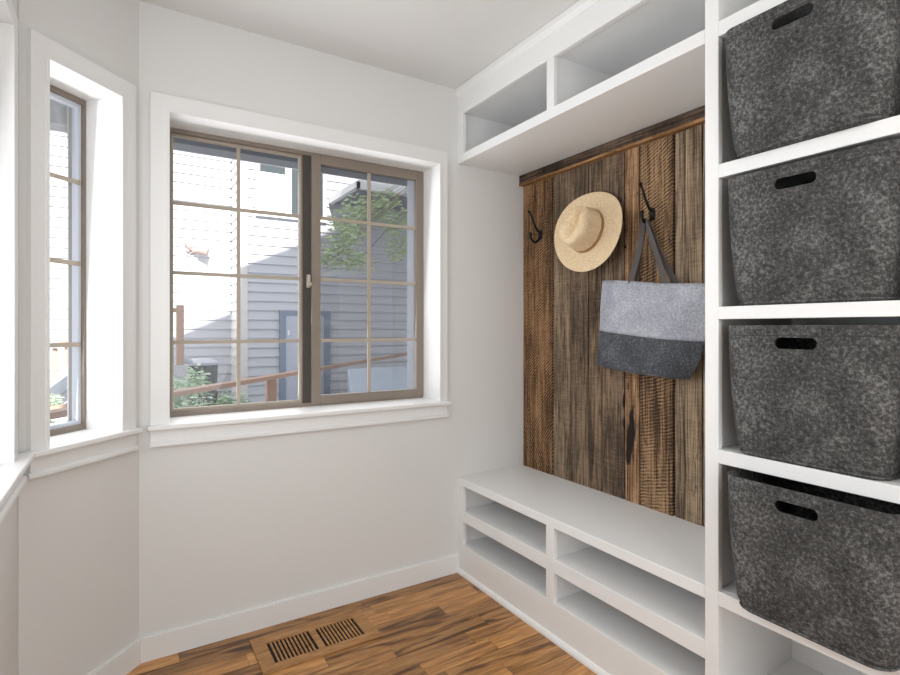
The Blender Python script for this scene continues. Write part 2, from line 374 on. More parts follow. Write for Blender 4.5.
wall_with_hole(T_diag, 0, .434, .086, .372, ZS - .02, ZH + .006, 'wall_corner', 'narrow angled white wall with the slim window', -mt, mt)
wall_with_hole(T_left, YB, 1.963, .43, 1.832, ZS - .02, ZH + .006, 'wall_left', 'white wall along the left edge of the photo', 0, mt)
struct(MB().box(XR, XR + .15, YB, YW + .0, 0, CH).build('wall_right', M['wall']), 'white wall behind the built-in shelving', 'wall')
struct(MB().box(XL - WT, XR + .15, YB - .15, YB, 0, CH).build('wall_front', M['wall']), 'plain white wall behind the viewer', 'wall')
foot = [(XL - WT, YB - .15), (XR + .15, YB - .15), (XR + .15, YW + WT), (.0, YW + WT), (XL - WT, 2.02)]
struct(MB().prism(foot, CH, CH + .12, 'z').build('ceiling', M['ceil']), 'flat off-white painted ceiling', 'ceiling')

# floor of individual planks running towards the shelving
random.seed(11)
def make_floor():
    bm = bmesh.new(); lay = bm.loops.layers.float_color.new('plank'); PW = .0795
    y = YB - .02; rows = int((YW - YB) / PW) + 1
    spec = {}
    ytop = YW + .0
    for i in range(rows + 1):
        y1 = ytop - i * PW; y0 = y1 - PW
        if y1 < YB: break
        x = XL - random.random() * .6
        while x < XR:
            ln = random.uniform(.28, 1.05); c = (random.random(), random.random(), random.random())
            x2 = x + ln
            # the short pale board beside the shelving
            a, b = max(x, XL - .02), min(x2, XR)
            if b > a:
                seg = [(a, b, c)]
                if abs((y0 + y1) / 2 - 1.652) < PW / 2:
                    seg = []
                    if a < 1.235: seg.append((a, min(b, 1.235), c))
                    if b > 1.235: seg.append((max(a, 1.235), b, (.97, .3, .4)))
                for (p, q, cc) in seg:
                    if q - p < .002: continue
                    g = .0006
                    P = [(p + g, y0 + g), (q - g, y0 + g), (q - g, y1 - g), (p + g, y1 - g)]
                    top = [bm.verts.new((u, v, 0)) for u, v in P]; f = bm.faces.new(top)
                    fs = [f]
                    bot = [bm.verts.new((u, v, -.004)) for u, v in P]
                    for k in range(4): fs.append(bm.faces.new([bot[k], bot[(k + 1) % 4], top[(k + 1) % 4], top[k]]))
                    for ff in fs:
                        for lp in ff.loops: lp[lay] = (*cc, 1)
            x = x2
    # subfloor
    P = [(p[0], p[1]) for p in foot]
    lo = [bm.verts.new((u, v, -.15)) for u, v in P]; hi = [bm.verts.new((u, v, -.004)) for u, v in P]
    fs = [bm.faces.new(lo[::-1]), bm.faces.new(hi)]
    for k in range(len(P)): fs.append(bm.faces.new([lo[k], lo[(k + 1) % len(P)], hi[(k + 1) % len(P)], hi[k]]))
    for f in fs:
        for lp in f.loops: lp[lay] = (0, 0, 0, 1)
    bmesh.ops.recalc_face_normals(bm, faces=bm.faces)
    me = bpy.data.meshes.new('floor'); bm.to_mesh(me); bm.free(); me.materials.append(M['floor'])
    o = bpy.data.objects.new('floor', me); scn.collection.objects.link(o)
    return struct(o, 'figured brown hardwood plank floor', 'floor')
make_floor()

# baseboards
def baseboard(T, a0, a1, name, lab, e0=0, e1=0):
    mb = MB(T); t = .014; h = .087
    P = [(a0, 0), (a1, 0), (a1 + e1, -t), (a0 + e0, -t)]
    mb.prism(P, 0, h, 'z'); mb.prism([(a0, 0), (a1, 0), (a1 + e1 * .4, -t * .5), (a0 + e0 * .4, -t * .5)], h - .004, h + .004, 'z')
    return struct(mb.build(name, M['trim']), lab, 'baseboard')
mi = .014 * math.tan(math.radians(22.5))
baseboard(T_main, .056, 1.452, 'baseboard_back', 'white baseboard under the wide window', mi, 0)
baseboard(T_diag, 0, .434, 'baseboard_corner', 'white baseboard on the angled corner wall', mi, -mi)
baseboard(T_left, YB, 1.963, 'baseboard_left', 'white baseboard along the left wall', 0, -mi)

# window trim (casing, stool, apron) and jamb liners
def window_trim(T, h0, h1, c0, c1, s0, s1, parent, depth, tk=.018):
    mb = MB(T)
    mb.box(c0, h0, -tk, 0, ZS, ZH).box(h1, c1, -tk, 0, ZS, ZH).box(c0, c1, -tk, 0, ZH, ZH + .056)
    mb.build('casing', M['trim'], parent)
    mb = MB(T); o = tk + .006
    mb.box(h0, h0 + .009, -o, depth, ZS, ZH - .009).box(h1 - .009, h1, -o, depth, ZS, ZH - .009).box(h0, h1, -o, depth, ZH - .009, ZH)
    mb.build('jamb_liner', M['trim'], parent)
    mb = MB(T); P = [(s0, -.042), (s1, -.042), (s1, -.0), (h1 + .001, -.0), (h1 + .001, depth), (h0 - .001, depth), (h0 - .001, 0), (s0, 0)]
    mb.prism(P, ZS - .018, ZS, 'z'); mb.build('window_sill', M['trim'], parent, bevel=.004)
    mb = MB(T); mb.box(c0, c1, -.016, 0, ZS - .064, ZS - .018); mb.prism([(-.026, ZS - .080), (0, ZS - .080), (0, ZS - .064), (-.020, ZS - .064), (-.026, ZS - .070)], s0 + .006, s1 - .006, 'x')
    mb.build('apron', M['trim'], parent)

# ---- wide slider window
win = empty('window_1', (.75, YW, ZS), 0, 'wide two-pane sliding window with tan grids', 'window', kind='structure')
window_trim(T_main, .146, 1.343, .092, 1.380, .083, 1.392, win, .20)
D0 = .148
mb = MB(T_main)
mb.ring(.155, 1.343, D0, .205, ZS, ZH - .009, .018, .012, .016, .016).box(.706, .724, D0 + .012, .204, ZS + .016, ZH - .025)
mb.build('window_frame', M['bronze'], win)
MB(T_main).box(.7085, .746, D0 + .006, D0 + .011, ZS + .016, ZH - .025).build('sash_gap_strip', plain('dark_strip', (.055, .045, .038), .6), win)  # dark strip closing the gap between the two sashes
z0, z1, a0, a1, d0, d1 = ZS + .014, ZH - .022, .172, .708, D0 + .022, D0 + .045
sl = MB(T_main).ring(a0, a1, d0, d1, z0, z1, .010, .012, .012, .016).build('fixed_sash', M['muntin'], win)
b0, b1, y0, y1, e0, e1 = .746, 1.338, ZS + .008, ZH - .014, D0 - .004, D0 + .02
sr_ = MB(T_main).ring(b0, b1, e0, e1, y0, y1, .043, .046, .044, .040).build('sliding_sash', M['bronze'], win, bevel=.002)
rowsz = [1.747, 1.460, 1.174]
mb = MB(T_main); mb.box(.427, .442, D0 + .028, D0 + .036, z0 + .016, z1 - .012)
for z in rowsz: mb.box(a0 + .01, a1 - .012, D0 + .027, D0 + .037, z - .0075, z + .0075)
mb.build('muntin_grid', M['muntin'], sl)
mb = MB(T_main); mb.box(1.027, 1.043, e0 + .009, e0 + .017, y0 + .04, y1 - .044)
for z in rowsz: mb.box(b0 + .043, b1 - .046, e0 + .008, e0 + .018, z - .0075, z + .0075)
mb.build('muntin_grid', M['muntin'], sr_)
MB(T_main).box(a0 + .006, a1 - .006, D0 + .038, D0 + .042, z0 + .004, z1 - .004).build('pane', M['glass'], sl)
MB(T_main).box(b0 + .04, b1 - .04, e0 + .0185, e0 + .0225, y0 + .01, y1 - .01).build('pane', M['glass'], sr_)
MB(T_main).box(b0 + .02, b1 - .005, .198, .199, y0 + .01, y1 - .01).build('insect_screen', M['screen'], win)
mb = MB(T_main); mb.box(.724, .738, D0 - .012, D0 + .006, 1.418, 1.478); mb.box(.720, .742, D0 - .022, D0 - .0125, 1.426, 1.442); mb.box(.726, .735, D0 - .026, D0 - .0125, 1.4425, 1.474)
mb.build('sash_latch', M['muntin'], win, bevel=.002)
mb = MB(T_main); mb.ring(.08, 1.40, .206, .285, ZS - .05, ZH + .07, .08, .088, .07, .05)
mb.build('outside_trim', M['vinyl'], win)

# ---- slim window on the angled wall
win2 = empty('window_2', tuple(T_diag((.217, 0, ZS))), 0, 'slim tan-framed window on the angled wall', 'window', kind='structure')
window_trim(T_diag, .088, .370, .032, .414, .022, .430, win2, .20)
D = .132
MB(T_diag).ring(.089, .369, D, .20, ZS, ZH - .009, .016, .016, .018, .020).build('window_frame', M['bronze'], win2)
ss = MB(T_diag).ring(.104, .354, D + .014, D + .04, ZS + .02, ZH - .026, .013, .013, .014, .012).build('fixed_sash', M['vinyl'], win2)
mb = MB(T_diag)
for z in rowsz: mb.box(.110, .350, D + .010, D + .0138, z - .008, z + .008)
mb.build('muntin_grid', M['muntin'], ss)
MB(T_diag).box(.112, .350, D + .024, D + .028, ZS + .024, ZH - .030).build('pane', M['glass'], ss)
MB(T_diag).ring(.040, .42, .206, .235, ZS - .05, ZH + .07, .040, .045, .07, .05).build('outside_trim', M['vinyl'], win2)

# ---- large window on the left wall, only its far jamb shows
win3 = empty('window_3', (XL, 1.13, ZS), 0, 'window at the left edge of the photo with deep white jamb', 'window', kind='structure')
window_trim(T_left, .436, 1.832, .37, 1.935, .36, 1.95, win3, .20, .006)
mb = MB(T_left); mb.ring(.446, 1.822, .148, .2, ZS, ZH - .009, .028, .028, .03, .03).box(1.12, 1.15, .148, .2, ZS + .03, ZH - .039)
mb.build('window_frame', M['bronze'], win3)
mb = MB(T_left)
for z in rowsz: mb.box(.47, 1.80, .165, .175, z - .008, z + .008)
for a in (.68, .9, 1.36, 1.58): mb.box(a - .007, a + .007, .165, .175, ZS, ZH)
mb.build('muntin_grid', M['muntin'], win3)
MB(T_left).box(.46, 1.80, .18, .184, ZS + .02, ZH - .02).build('pane', M['glass'], win3)

# ------------------------------------------------------------------ outside shell: our own eave, upper storeys, ground
eave = MB()
eave.box(-1.6, 6.0, -2.6, 3.00, 2.62, 2.66); eave.box(-1.6, 6.0, 2.98, 3.10, 2.16, 2.66)
eave.box(-1.6, 6.0, 2.47, 2.98, 2.30, 2.33); eave.box(-1.6, XL - WT, -2.6, 2.98, 2.30, 2.33)
eave.box(-1.62, -1.6, -2.6, 3.1, 2.16, 2.66)
struct(eave.build('trim_1', M['soffit']), 'dark grey eave over the windows', 'eave')
struct(MB().box(-1.6, 6.0, 3.10, 3.115, 2.16, 2.19).build('trim_2', M['ext_white']), 'pale drip edge of the eave', 'eave edge')
up = MB(); up.prism([(-1.6, 2.67), (-1.6, 7.0), (.15, 7.86), (3.6, 9.5), (7.5, 7.6), (7.5, 2.67)], -3.5, 1.5, 'y')
struct(up.build('wall_upper', M['siding']), 'upper storey of this house', 'wall')
struct(MB().box(-14, 16, 2.48, 22, -.60, -.45).build('ground', M['gravel']), 'grey gravel ground outside', 'ground')

# neighbour's house of lapped siding
def lap_siding(mb, A, B, z0, z1, ex=.152, t=.027):
    """A, B plan points, outward normal to the right of A->B"""
    A, B = Vector((*A, 0)), Vector((*B, 0)); d = (B - A).normalized(); n = Vector((d.y, -d.x, 0)); z = z0
    while z < z1 - .001:
        zt = min(z + ex, z1)
        P = [A + n * t + Vector((0, 0, z)), B + n * t + Vector((0, 0, z)), B + n * .002 + Vector((0, 0, zt)), A + n * .002 + Vector((0, 0, zt))]
        Q = [A + Vector((0, 0, z)), B + Vector((0, 0, z))]
        mb.face(P); mb.face([Q[0], Q[1], P[1], P[0]]); z += ex
YBW, YA, XC = 9.0, 9.82, 1.63
nb = empty('neighbour_house', (4, YBW, -.45), 0, 'neighbouring house clad in pale grey lap siding seen through the wide window', 'house')
mb = MB(); mb.box(XC, 11, YBW, 14, -.45, 5.2); mb.box(-6, XC, YA, 14, -.45, 6.0); mb.build('wall_core', M['siding'], nb)
mb = MB(); lap_siding(mb, (XC, YBW), (11, YBW), -.45, 5.2); mb.build('front_siding', M['siding'], nb)
mb = MB(); lap_siding(mb, (-6, YA), (XC, YA), -.45, 6.0); mb.build('recessed_siding', M['siding'], nb)
mb = MB(); lap_siding(mb, (XC, YA), (XC, YBW), -.45, 5.2); mb.build('return_siding', M['corner_sunlit'], nb)
MB().box(XC - .02, XC + .10, YBW - .03, YBW + .08, -.45, 5.2).build('corner_board', M['corner_sunlit'], nb)
mb = MB(); mb.box(3.15, 9.5, 7.8, 9.0, 3.42, 3.50); mb.build('porch_soffit', M['soffit'], nb)
mb = MB(); mb.box(3.09, 9.6, 7.72, 7.8, 3.40, 3.50); mb.box(3.07, 3.15, 7.72, 9.0, 3.40, 3.50); mb.box(3.15, 9.5, 7.82, 9.0, 3.52, 3.56); mb.build('porch_fascia', M['ext_white'], nb)
mb = MB(); mb.box(4.6, 4.7, 7.8, 9.0, 3.36, 3.42); mb.build('porch_beam', M['ext_white'], nb)
# upper window of the neighbour
mb = MB(); wx0, wx1, wz0, wz1 = 1.85, 3.02, 3.12, 4.5
mb.ring(wx0, wx1, YBW - .07, YBW - .03, wz0 - .06, wz1, .06, .06, .08, .08).box(2.32, 2.42, YBW - .07, YBW - .03, wz0 + .02, wz1 - .08)
wn = mb.build('upper_window_frame', M['ext_white'], nb)
MB().box(wx0 + .05, wx1 - .05, YBW - .05, YBW - .04, wz0, wz1 - .05).build('upper_window_pane', M['glass_dark'], wn)
MB().box(wx0 + .07, 2.31, YBW - .056, YBW - .052, wz0 + .03, 3.78).build('window_blind', M['blind'], wn)
# storage door
mb = MB(); mb.box(2.23, 2.33, YBW - .06, YBW, -.42, 1.45).box(2.99, 3.09, YBW - .06, YBW, -.42, 1.45).box(2.23, 3.09, YBW - .06, YBW, 1.45, 1.53)
df = mb.build('store_door_frame', M['ext_dark'], nb)
MB().box(2.33, 2.99, YBW - .045, YBW - .032, -.42, 1.45).build('store_door', M['door_ext'], df)
MB().box(2.36, 2.39, YBW - .06, YBW - .03, 1.12, 1.20).build('door_hinge', M['ext_white'], df)
# floodlight on the recessed wall
p = on_y(192, 251, YA); mb = MB()
mb.box(p.x - .04, p.x + .04, YA - .06, YA - .02, p.z - .05, p.z + .03)
mb.tube([(p.x, YA - .05, p.z), (p.x - .09, YA - .12, p.z + .04), (p.x - .13, YA - .16, p.z + .12)], [.03, .022, .012], 8)
mb.tube([(p.x, YA - .05, p.z - .02), (p.x + .10, YA - .14, p.z), ], .03, 8); mb.tube([(p.x + .06, YA - .14, p.z), (p.x + .22, YA - .20, p.z - .03)], [.05, .07], 10)
mb.build('floodlight', M['lampm'], nb, smooth=True)

# handrail running diagonally across the window
ra = at(172, 394, .4 * 531 / 65.6); rb = at(407, 354, .4 * 531 / 25.6)
A_ = ra + (ra - rb).normalized() * 1.2; B_ = rb + (rb - ra).normalized() * .8
rail = empty('deck_railing', (ra.x, ra.y, -.45), 0, 'brown wooden handrail crossing low behind the wide window', 'railing')
MB().beam(A_, B_, .085, .031).build('handrail', M['cedar'], rail)
for t in (-.25, .21, 1.1):
    q = ra + (rb - ra) * t; 
    if t == .21: q = at(271, 380, .4 * 531 / 49.0)
    MB().box(q.x - .036, q.x + .036, q.y - .036, q.y + .036, -.45, .815).build('rail_post', M['cedar'], rail)

# fence gate post and grey footing at the left
q = at(180, 330, 7.0)
gp = empty('fence_post', (q.x, q.y, -.45), 0, 'pinkish wooden fence post on a grey block at the left of the wide window', 'post')
mb = MB(); zt = EYE + (328.4 - 305) / 531 * 7; mb.box(q.x - .045, q.x + .045, q.y - .045, q.y + .045, .72, zt); mb.build('post', M['cedar'], gp)
mb = MB(); mb.box(q.x - .95, q.x - .045, q.y - .03, q.y + .03, zt - .10, zt - .04); mb.build('top_rail', M['cedar'], gp)
for k in range(6): MB().box(q.x - .22 - k * .15, q.x - .19 - k * .15, q.y - .02, q.y + .02, .72, zt - .1).build('picket', M['cedar'], gp)
mb = MB(); mb.box(q.x - .5, q.x + .09, q.y - .09, q.y + .09, -.45, .75); mb.build('block', M['concrete'], gp)
# dark bin
q = at(202, 372, 7.8)
bn = empty('garbage_bin', (q.x, q.y, -.45), 0, 'dark round bin with a grey lid beyond the shrub', 'bin')
def cone(mb, c, r0, r1, z0, z1, seg=28): mb.tube([(c[0], c[1], z0), (c[0], c[1], z1)], [r0, r1], seg); return mb
cone(MB(), q, .18, .215, -.45, .70).build('body', M['bin'], bn, smooth=True)
mb = MB(); cone(mb, q, .235, .235, .70, .735); cone(mb, q, .22, .12, .735, .79); mb.build('lid', M['bin_lid'], bn, smooth=True)
MB().tube([(q.x - .16, q.y - .1, .73), (q.x - .26, q.y - .12, .80), (q.x - .32, q.y - .12, .88)], .05, 10).build('handle', M['bin_lid'], bn, smooth=True)

# covered cold-frame seen low in the right pane
q0 = at(340, 396, 7.6); q1 = at(425, 396, 7.6)
cf = empty('covered_box', tuple((q0 + q1) / 2), 0, 'pale blue-grey sloping cover low in the right pane', 'cover')
mb = MB(); X0, X1, Y0 = q0.x, q1.x + .6, q0.y
P = [(X0, Y0 - .5, .15), (X1, Y0 - .5, .15), (X1, Y0 + .5, .62), (X0 + .30, Y0 + .5, .62)]; Q = [(X0, Y0 - .5, -.45), (X1, Y0 - .5, -.45), (X1, Y0 + .5, -.45), (X0 + .3, Y0 + .5, -.45)]
mb.face(P); mb.face(Q[::-1])
for i in range(4): mb.face([Q[i], Q[(i + 1) % 4], P[(i + 1) % 4], P[i]])
bmesh.ops.remove_doubles(mb.bm, verts=mb.bm.verts, dist=1e-5); mb.build('cover', M['cover'], cf, bevel=.03)

def leaves(mb, c, r, n, size, rnd):
    for _ in range(n):
        v = Vector((rnd.gauss(0, 1), rnd.gauss(0, 1), rnd.gauss(0, 1))).normalized() * (rnd.random() ** .45)
        p = Vector(c) + Vector((v.x * r[0], v.y * r[1], v.z * r[2]))
        R = Matrix.Rotation(rnd.uniform(0, 6.28), 3, 'Z') @ Matrix.Rotation(rnd.uniform(-1.2, 1.2), 3, 'X')
        s = size * rnd.uniform(.6, 1.3)
        pts = [R @ Vector(a) * s for a in ((-.5, 0, 0), (-.15, .22, .05), (.3, .16, .03), (.55, 0, -.08), (.3, -.16, .03), (-.15, -.22, .05))]
        f = mb.bm.faces.new([mb.bm.verts.new(p + a) for a in pts])
rnd = random.Random(4)
# shrub
sh = empty('silvery_shrub', tuple(at(200, 400, 5.4).xy) + (-.45,), 0, 'pale green leafy shrub behind the handrail', 'shrub')
mb = MB()
for i in range(26):
    px = rnd.uniform(160, 222); top = 372 + abs(px - 200) * .18 + rnd.uniform(0, 14)
    c = at(px, rnd.uniform(top, 425), rnd.uniform(5.0, 5.9)); leaves(mb, c, (.13, .13, .17), 70, .065, rnd)
for i in range(8):
    c = at(rnd.uniform(222, 245), rnd.uniform(398, 418), 5.6); leaves(mb, c, (.1, .1, .08), 35, .05, rnd)
mb.build('foliage', M['leaf2'], sh)
mb = MB(); b = sh.location
for i in range(9): mb.tube([(b.x + rnd.uniform(-.1, .1), b.y, -.45), (b.x + rnd.uniform(-.35, .35), b.y + rnd.uniform(-.3, .3), .55)], [.015, .005], 6)
mb.build('stems', M['bark'], sh)
# tree whose boughs reach into the right pane
tb = at(470, 330, 7.4)
tr = empty('garden_tree', (tb.x, tb.y, -.45), 0, 'leafy green bough hanging in front of the siding in the right pane', 'tree')
mb = MB(); top = Vector((tb.x, tb.y, 3.6)); mb.tube([(tb.x, tb.y, -.45), (tb.x + .05, tb.y, 1.6), top], [.13, .1, .06], 10)
tips = [(345, 222, 6.6), (360, 208, 6.8), (378, 212, 7.0), (395, 228, 7.0), (342, 246, 6.5), (350, 232, 6.4), (398, 250, 7.1), (412, 215, 7.2), (440, 200, 7.3), (470, 190, 7.4), (500, 215, 7.5), (358, 262, 6.5), (385, 200, 7.3), (333, 258, 6.5)]
for a in tips:
    e = at(*a); m_ = (top + e) / 2 + Vector((0, 0, .15)); mb.tube([Vector((tb.x, tb.y, 2.2)), m_, e], [.018, .008, .003], 6)
mb.build('trunk', M['bark'], tr, smooth=True)
mb = MB()
for a in tips:
    c = at(*a); leaves(mb, c, (.24, .2, .17), 150, .075, rnd)
mb.build('foliage', M['leaf'], tr)

# outside stair with pickets seen through the slim window
st = empty('garden_stair', tuple(at(60, 410, 6.5).xy) + (-.45,), 0, 'wooden stair with pickets low behind the slim window', 'stair')
def P3(px, py, s): return at(px, py, s)
for nm, (a, b_), h, mm in (('stringer', ((30, 403), (95, 357)), .17, 'concrete'), ('stringer', ((30, 424), (95, 378)), .12, 'concrete')):
    MB().beam(P3(*a, 6.6), P3(*b_, 6.2), .05, h).build(nm, M[mm], st)
mb = MB(); mb.beam(P3(30, 413, 6.55), P3(95, 367, 6.15), .5, .05); mb.build('tread_board', M['cover'], st)
MB().beam(P3(30, 411, 5.6), P3(70, 406, 5.6), .08, .05).build('landing_edge', M['cedar'], st)
for px, y0_, y1_ in ((43, 352, 398), (55, 348, 388), (67, 343, 379), (79, 339, 371)):
    a = P3(px, y1_, 6.4); b_ = P3(px, y0_, 6.4); b_.xy = a.xy; MB().beam(a, b_, .05, .05).build('picket', M['cedar'], st)
MB().beam(P3(30, 352, 6.4), P3(95, 333, 6.2), .04, .03).build('stair_rail', M['cedar'], st)
mb = MB()
for i in range(7): leaves(mb, P3(rnd.uniform(46, 57), rnd.uniform(395, 422), 5.9), (.08, .08, .1), 40, .05, rnd)
tag(mb.build('climbing_shrub', M['leaf2']), 'small green plant beside the stair behind the slim window', 'shrub')

# ------------------------------------------------------------------ built-in shelving
XF, XB, YD0, YD1 = 1.452, 1.885, .887, .928
YT0, YT1 = .377, .418
FB = .0015
# upper cubby unit
u = empty('wall_cubby_unit', (XF, 1.6, 2.065), 0, 'white open two-cubby cabinet along the ceiling above the wood panel', 'cabinet')
MB().box(XF, XR - .002, YD1, YW, 2.065, 2.107).build('bottom_panel', M['cab'], u, bevel=FB)
MB().box(XF + .02, XR - .002, YD1, YW, 2.318, 2.336).build('top_panel', M['cab'], u)
MB().box(XF + .02, XR - .002, YW - .02, YW - .002, 2.107, 2.318).build('side_panel', M['cab'], u)
MB().box(XB, XR - .002, YD1, YW - .02, 2.107, 2.318).build('back_panel', M['cab'], u)
MB().box(XF + .02, XB, 1.578, 1.598, 2.107, 2.318).build('divider', M['cab'], u)
mb = MB(); mb.box(XF, XF + .02, 2.221, YW - .001, 2.107, 2.306).box(XF, XF + .02, 1.566, 1.608, 2.107, 2.306).box(XF, XF + .02, YD1, YW - .001, 2.306, CH - .002)
mb.build('face_frame', M['cab'], u, bevel=FB)
mb = MB(); mb.prism([(XF - .018, CH - .002), (XF, CH - .002), (XF, 2.400), (XF - .004, 2.400), (XF - .018, 2.416)], YT0, YW - .001, 'y')
mb.build('crown_moulding', M['cab'], u)
# bench
b = empty('storage_bench', (XF, 1.6, 0), 0, 'long white bench with open shoe cubbies below the wood panel', 'bench')
MB().box(XF, XR - .002, YD1, YW - .001, .441, .479).build('bench_top', M['cab'], b, bevel=.002)
MB().box(XF + .02, XR - .002, YW - .02, YW - .001, .0, .441).build('side_panel', M['cab'], b)
MB().box(XB, XR - .002, YD1, YW - .02, 0, .441).build('back_panel', M['cab'], b)
MB().box(XF + .02, XB, 1.578, 1.598, .0, .441).build('divider', M['cab'], b)
for zz in (.319, .149):
    MB().box(XF + .02, XB, 1.598, YW - .02, zz - .022, zz - .002).build('shelf', M['cab'], b)
    MB().box(XF + .02, XB, YD1, 1.578, zz - .022, zz - .002).build('shelf', M['cab'], b)
mb = MB(); mb.box(XF, XF + .02, 2.221, YW - .001, .149, .441).box(XF, XF + .02, 1.566, 1.612, .149, .441).box(XF, XF + .02, 1.612, 2.221, .264, .319).box(XF, XF + .02, YD1, 1.566, .264, .319).box(XF, XF + .02, YD1, YW - .001, 0, .149)
mb.build('face_frame', M['cab'], b, bevel=FB)
mb = MB(); mb.prism([(XF - .013, 0), (XF, 0), (XF, .022), (XF - .006, .02), (XF - .012, .010)], YT0, YW - .001, 'y'); mb.build('shoe_moulding', M['cab'], b)
# tower
t = empty('shelf_tower', (XF, .65, 0), 0, 'tall white open shelf tower holding the grey felt baskets', 'cabinet')
MB().box(XF + .02, XR - .002, YD0 + .010, YD1, 0, CH - .002).build('side_panel', M['cab'], t)
MB().box(XF + .02, XR - .002, YT0, YT1 - .010, 0, CH - .002).build('side_panel', M['cab'], t)
MB().box(XB, XR - .002, YT1 - .010, YD0 + .010, 0, CH - .002).build('back_panel', M['cab'], t)
mb = MB(); mb.box(XF, XF + .02, YD0, YD1, 0, CH - .002).box(XF, XF + .02, YT0, YT1, 0, CH - .002).box(XF, XF + .02, YT1, YD0, 2.306, CH - .002).box(XF, XF + .02, YT1, YD0, 0, .141)
mb.build('face_frame', M['cab'], t, bevel=FB)
SH = [(2.109, 2.066), (1.700, 1.661), (1.293, 1.257), (.884, .845), (.479, .438)]
for a, c in SH:
    mb = MB(); mb.box(XF, XF + .02, YT1, YD0, c, a).box(XF + .02, XB, YT1 - .010, YD0 + .010, c + .006, a); mb.build('shelf', M['cab'], t, bevel=FB)
MB().box(XF + .02, XB, YT1 - .010, YD0 + .010, .119, .141).build('shelf', M['cab'], t)
MB().box(XF + .02, XB, YT1 - .010, YD0 + .010, 2.318, 2.336).build('top_panel', M['cab'], t)

# ------------------------------------------------------------------ reclaimed wood panel
wp = empty('reclaimed_wood_panel', (1.89, 1.6, .479), 0, 'weathered brown barn-wood plank panel behind the hooks, between bench and upper cabinet', 'wood panel')
G = [(.05, .035, .025), (.14, .095, .062), (.29, .20, .13)]
planks = [  # y1, y0, colours, arc, centre, period, seed
    (2.268, 2.036, (.045, .023, .011), (.14, .074, .036), (.33, .19, .095), .26, 1.30, .10, .0125, 1.3),
    (2.032, 1.908, (.050, .034, .022), (.155, .108, .07), (.31, .225, .15), 0, 0, 0, .02, 2.9),
    (1.905, 1.790, (.045, .031, .021), (.13, .09, .06), (.26, .18, .12), 0, 0, 0, .02, 4.1),
    (1.788, 1.710, (.040, .027, .018), (.12, .08, .052), (.26, .18, .115), 0, 0, 0, .02, 5.3),
    (1.707, 1.580, (.035, .024, .017), (.105, .072, .048), (.25, .17, .11), 0, 0, 0, .02, 7.7),
    (1.576, 1.499, (.085, .042, .02), (.25, .138, .07), (.48, .30, .17), 0, 0, 0, .02, 9.2),
    (1.495, 1.337, (.05, .028, .015), (.165, .098, .052), (.35, .22, .12), .20, 2.10, 3.2, .0135, 11.6),
    (1.330, 1.286, (.075, .05, .032), (.21, .15, .10), (.39, .295, .20), 0, 0, 0, .02, 13.4),
    (1.284, 1.212, (.070, .046, .028), (.20, .14, .09), (.37, .275, .18), 0, 0, 0, .02, 14.4),
    (1.209, 1.085, (.09, .066, .046), (.24, .18, .13), (.40, .32, .24), 0, 0, 0, .02, 15.8),
    (1.082, .930, (.05, .035, .024), (.15, .10, .066), (.30, .21, .14), .3, 1.6, 4.0, .014, 17.1)]
mats = []; mb = MB()
rr = random.Random(3)
for i, (y1_, y0_, d_, m_, l_, arc, cy, cz, pr, sd_) in enumerate(planks):
    mats.append(barn('barn_wood_%d' % i, d_, m_, l_, arc, cy, cz, pr, sd_, stain=(i in (4, 5))))
    xf = 1.880 + rr.uniform(-.0025, .0025)
    # wavy-edged plank: columns along z
    nz_ = 36; g = .0018
    L_, R_ = [], []
    for k in range(nz_ + 1):
        z = .479 + (2.016 - .479) * k / nz_
        wob = .0014 * mnoise.noise(Vector((i * 7.3, z * 5, 0))); wob2 = .0014 * mnoise.noise(Vector((i * 7.3 + 31, z * 5, 0)))
        L_.append([mb.bm.verts.new((x, y1_ - g + wob, z)) for x in (1.8975, xf)]); R_.append([mb.bm.verts.new((x, y0_ + g + wob2, z)) for x in (xf, 1.8975)])
    for k in range(nz_):
        ring0 = L_[k] + R_[k]; ring1 = L_[k + 1] + R_[k + 1]
        for q in range(4): f = mb.bm.faces.new([ring0[q], ring0[(q + 1) % 4], ring1[(q + 1) % 4], ring1[q]]); f.material_index = i
    f = mb.bm.faces.new(L_[0] + R_[0]); f.material_index = i; f = mb.bm.faces.new(L_[-1] + R_[-1]); f.material_index = i
mb.build('planks', mats, wp)
M['led'] = barn('barn_wood_ledger', (.022, .014, .009), (.062, .04, .027), (.15, .10, .07), 0, 0, 0, .02, 21.0, axis='y')
M['edge'] = barn('barn_wood_sawn_edge', (.12, .055, .018), (.26, .13, .05), (.40, .22, .10), 0, 0, 0, .02, 23.0, axis='y')
mb = MB(); mb.box(1.850, 1.8975, .930, 2.268, 2.019, 2.064); mb.build('top_board', M['led'], wp, bevel=.001)
mb = MB(); mb.box(1.8485, 1.8975, .930, 2.268, 2.008, 2.019); mb.build('top_board_edge', M['edge'], wp, bevel=.001)
for (yy, zz) in ((1.572, 1.588), (1.352, 1.588)):
    MB().ball((1.8795, yy, zz), .009, (.25, .8, 1.3), 12, 8).build('knot', M['iron'], wp, smooth=True)

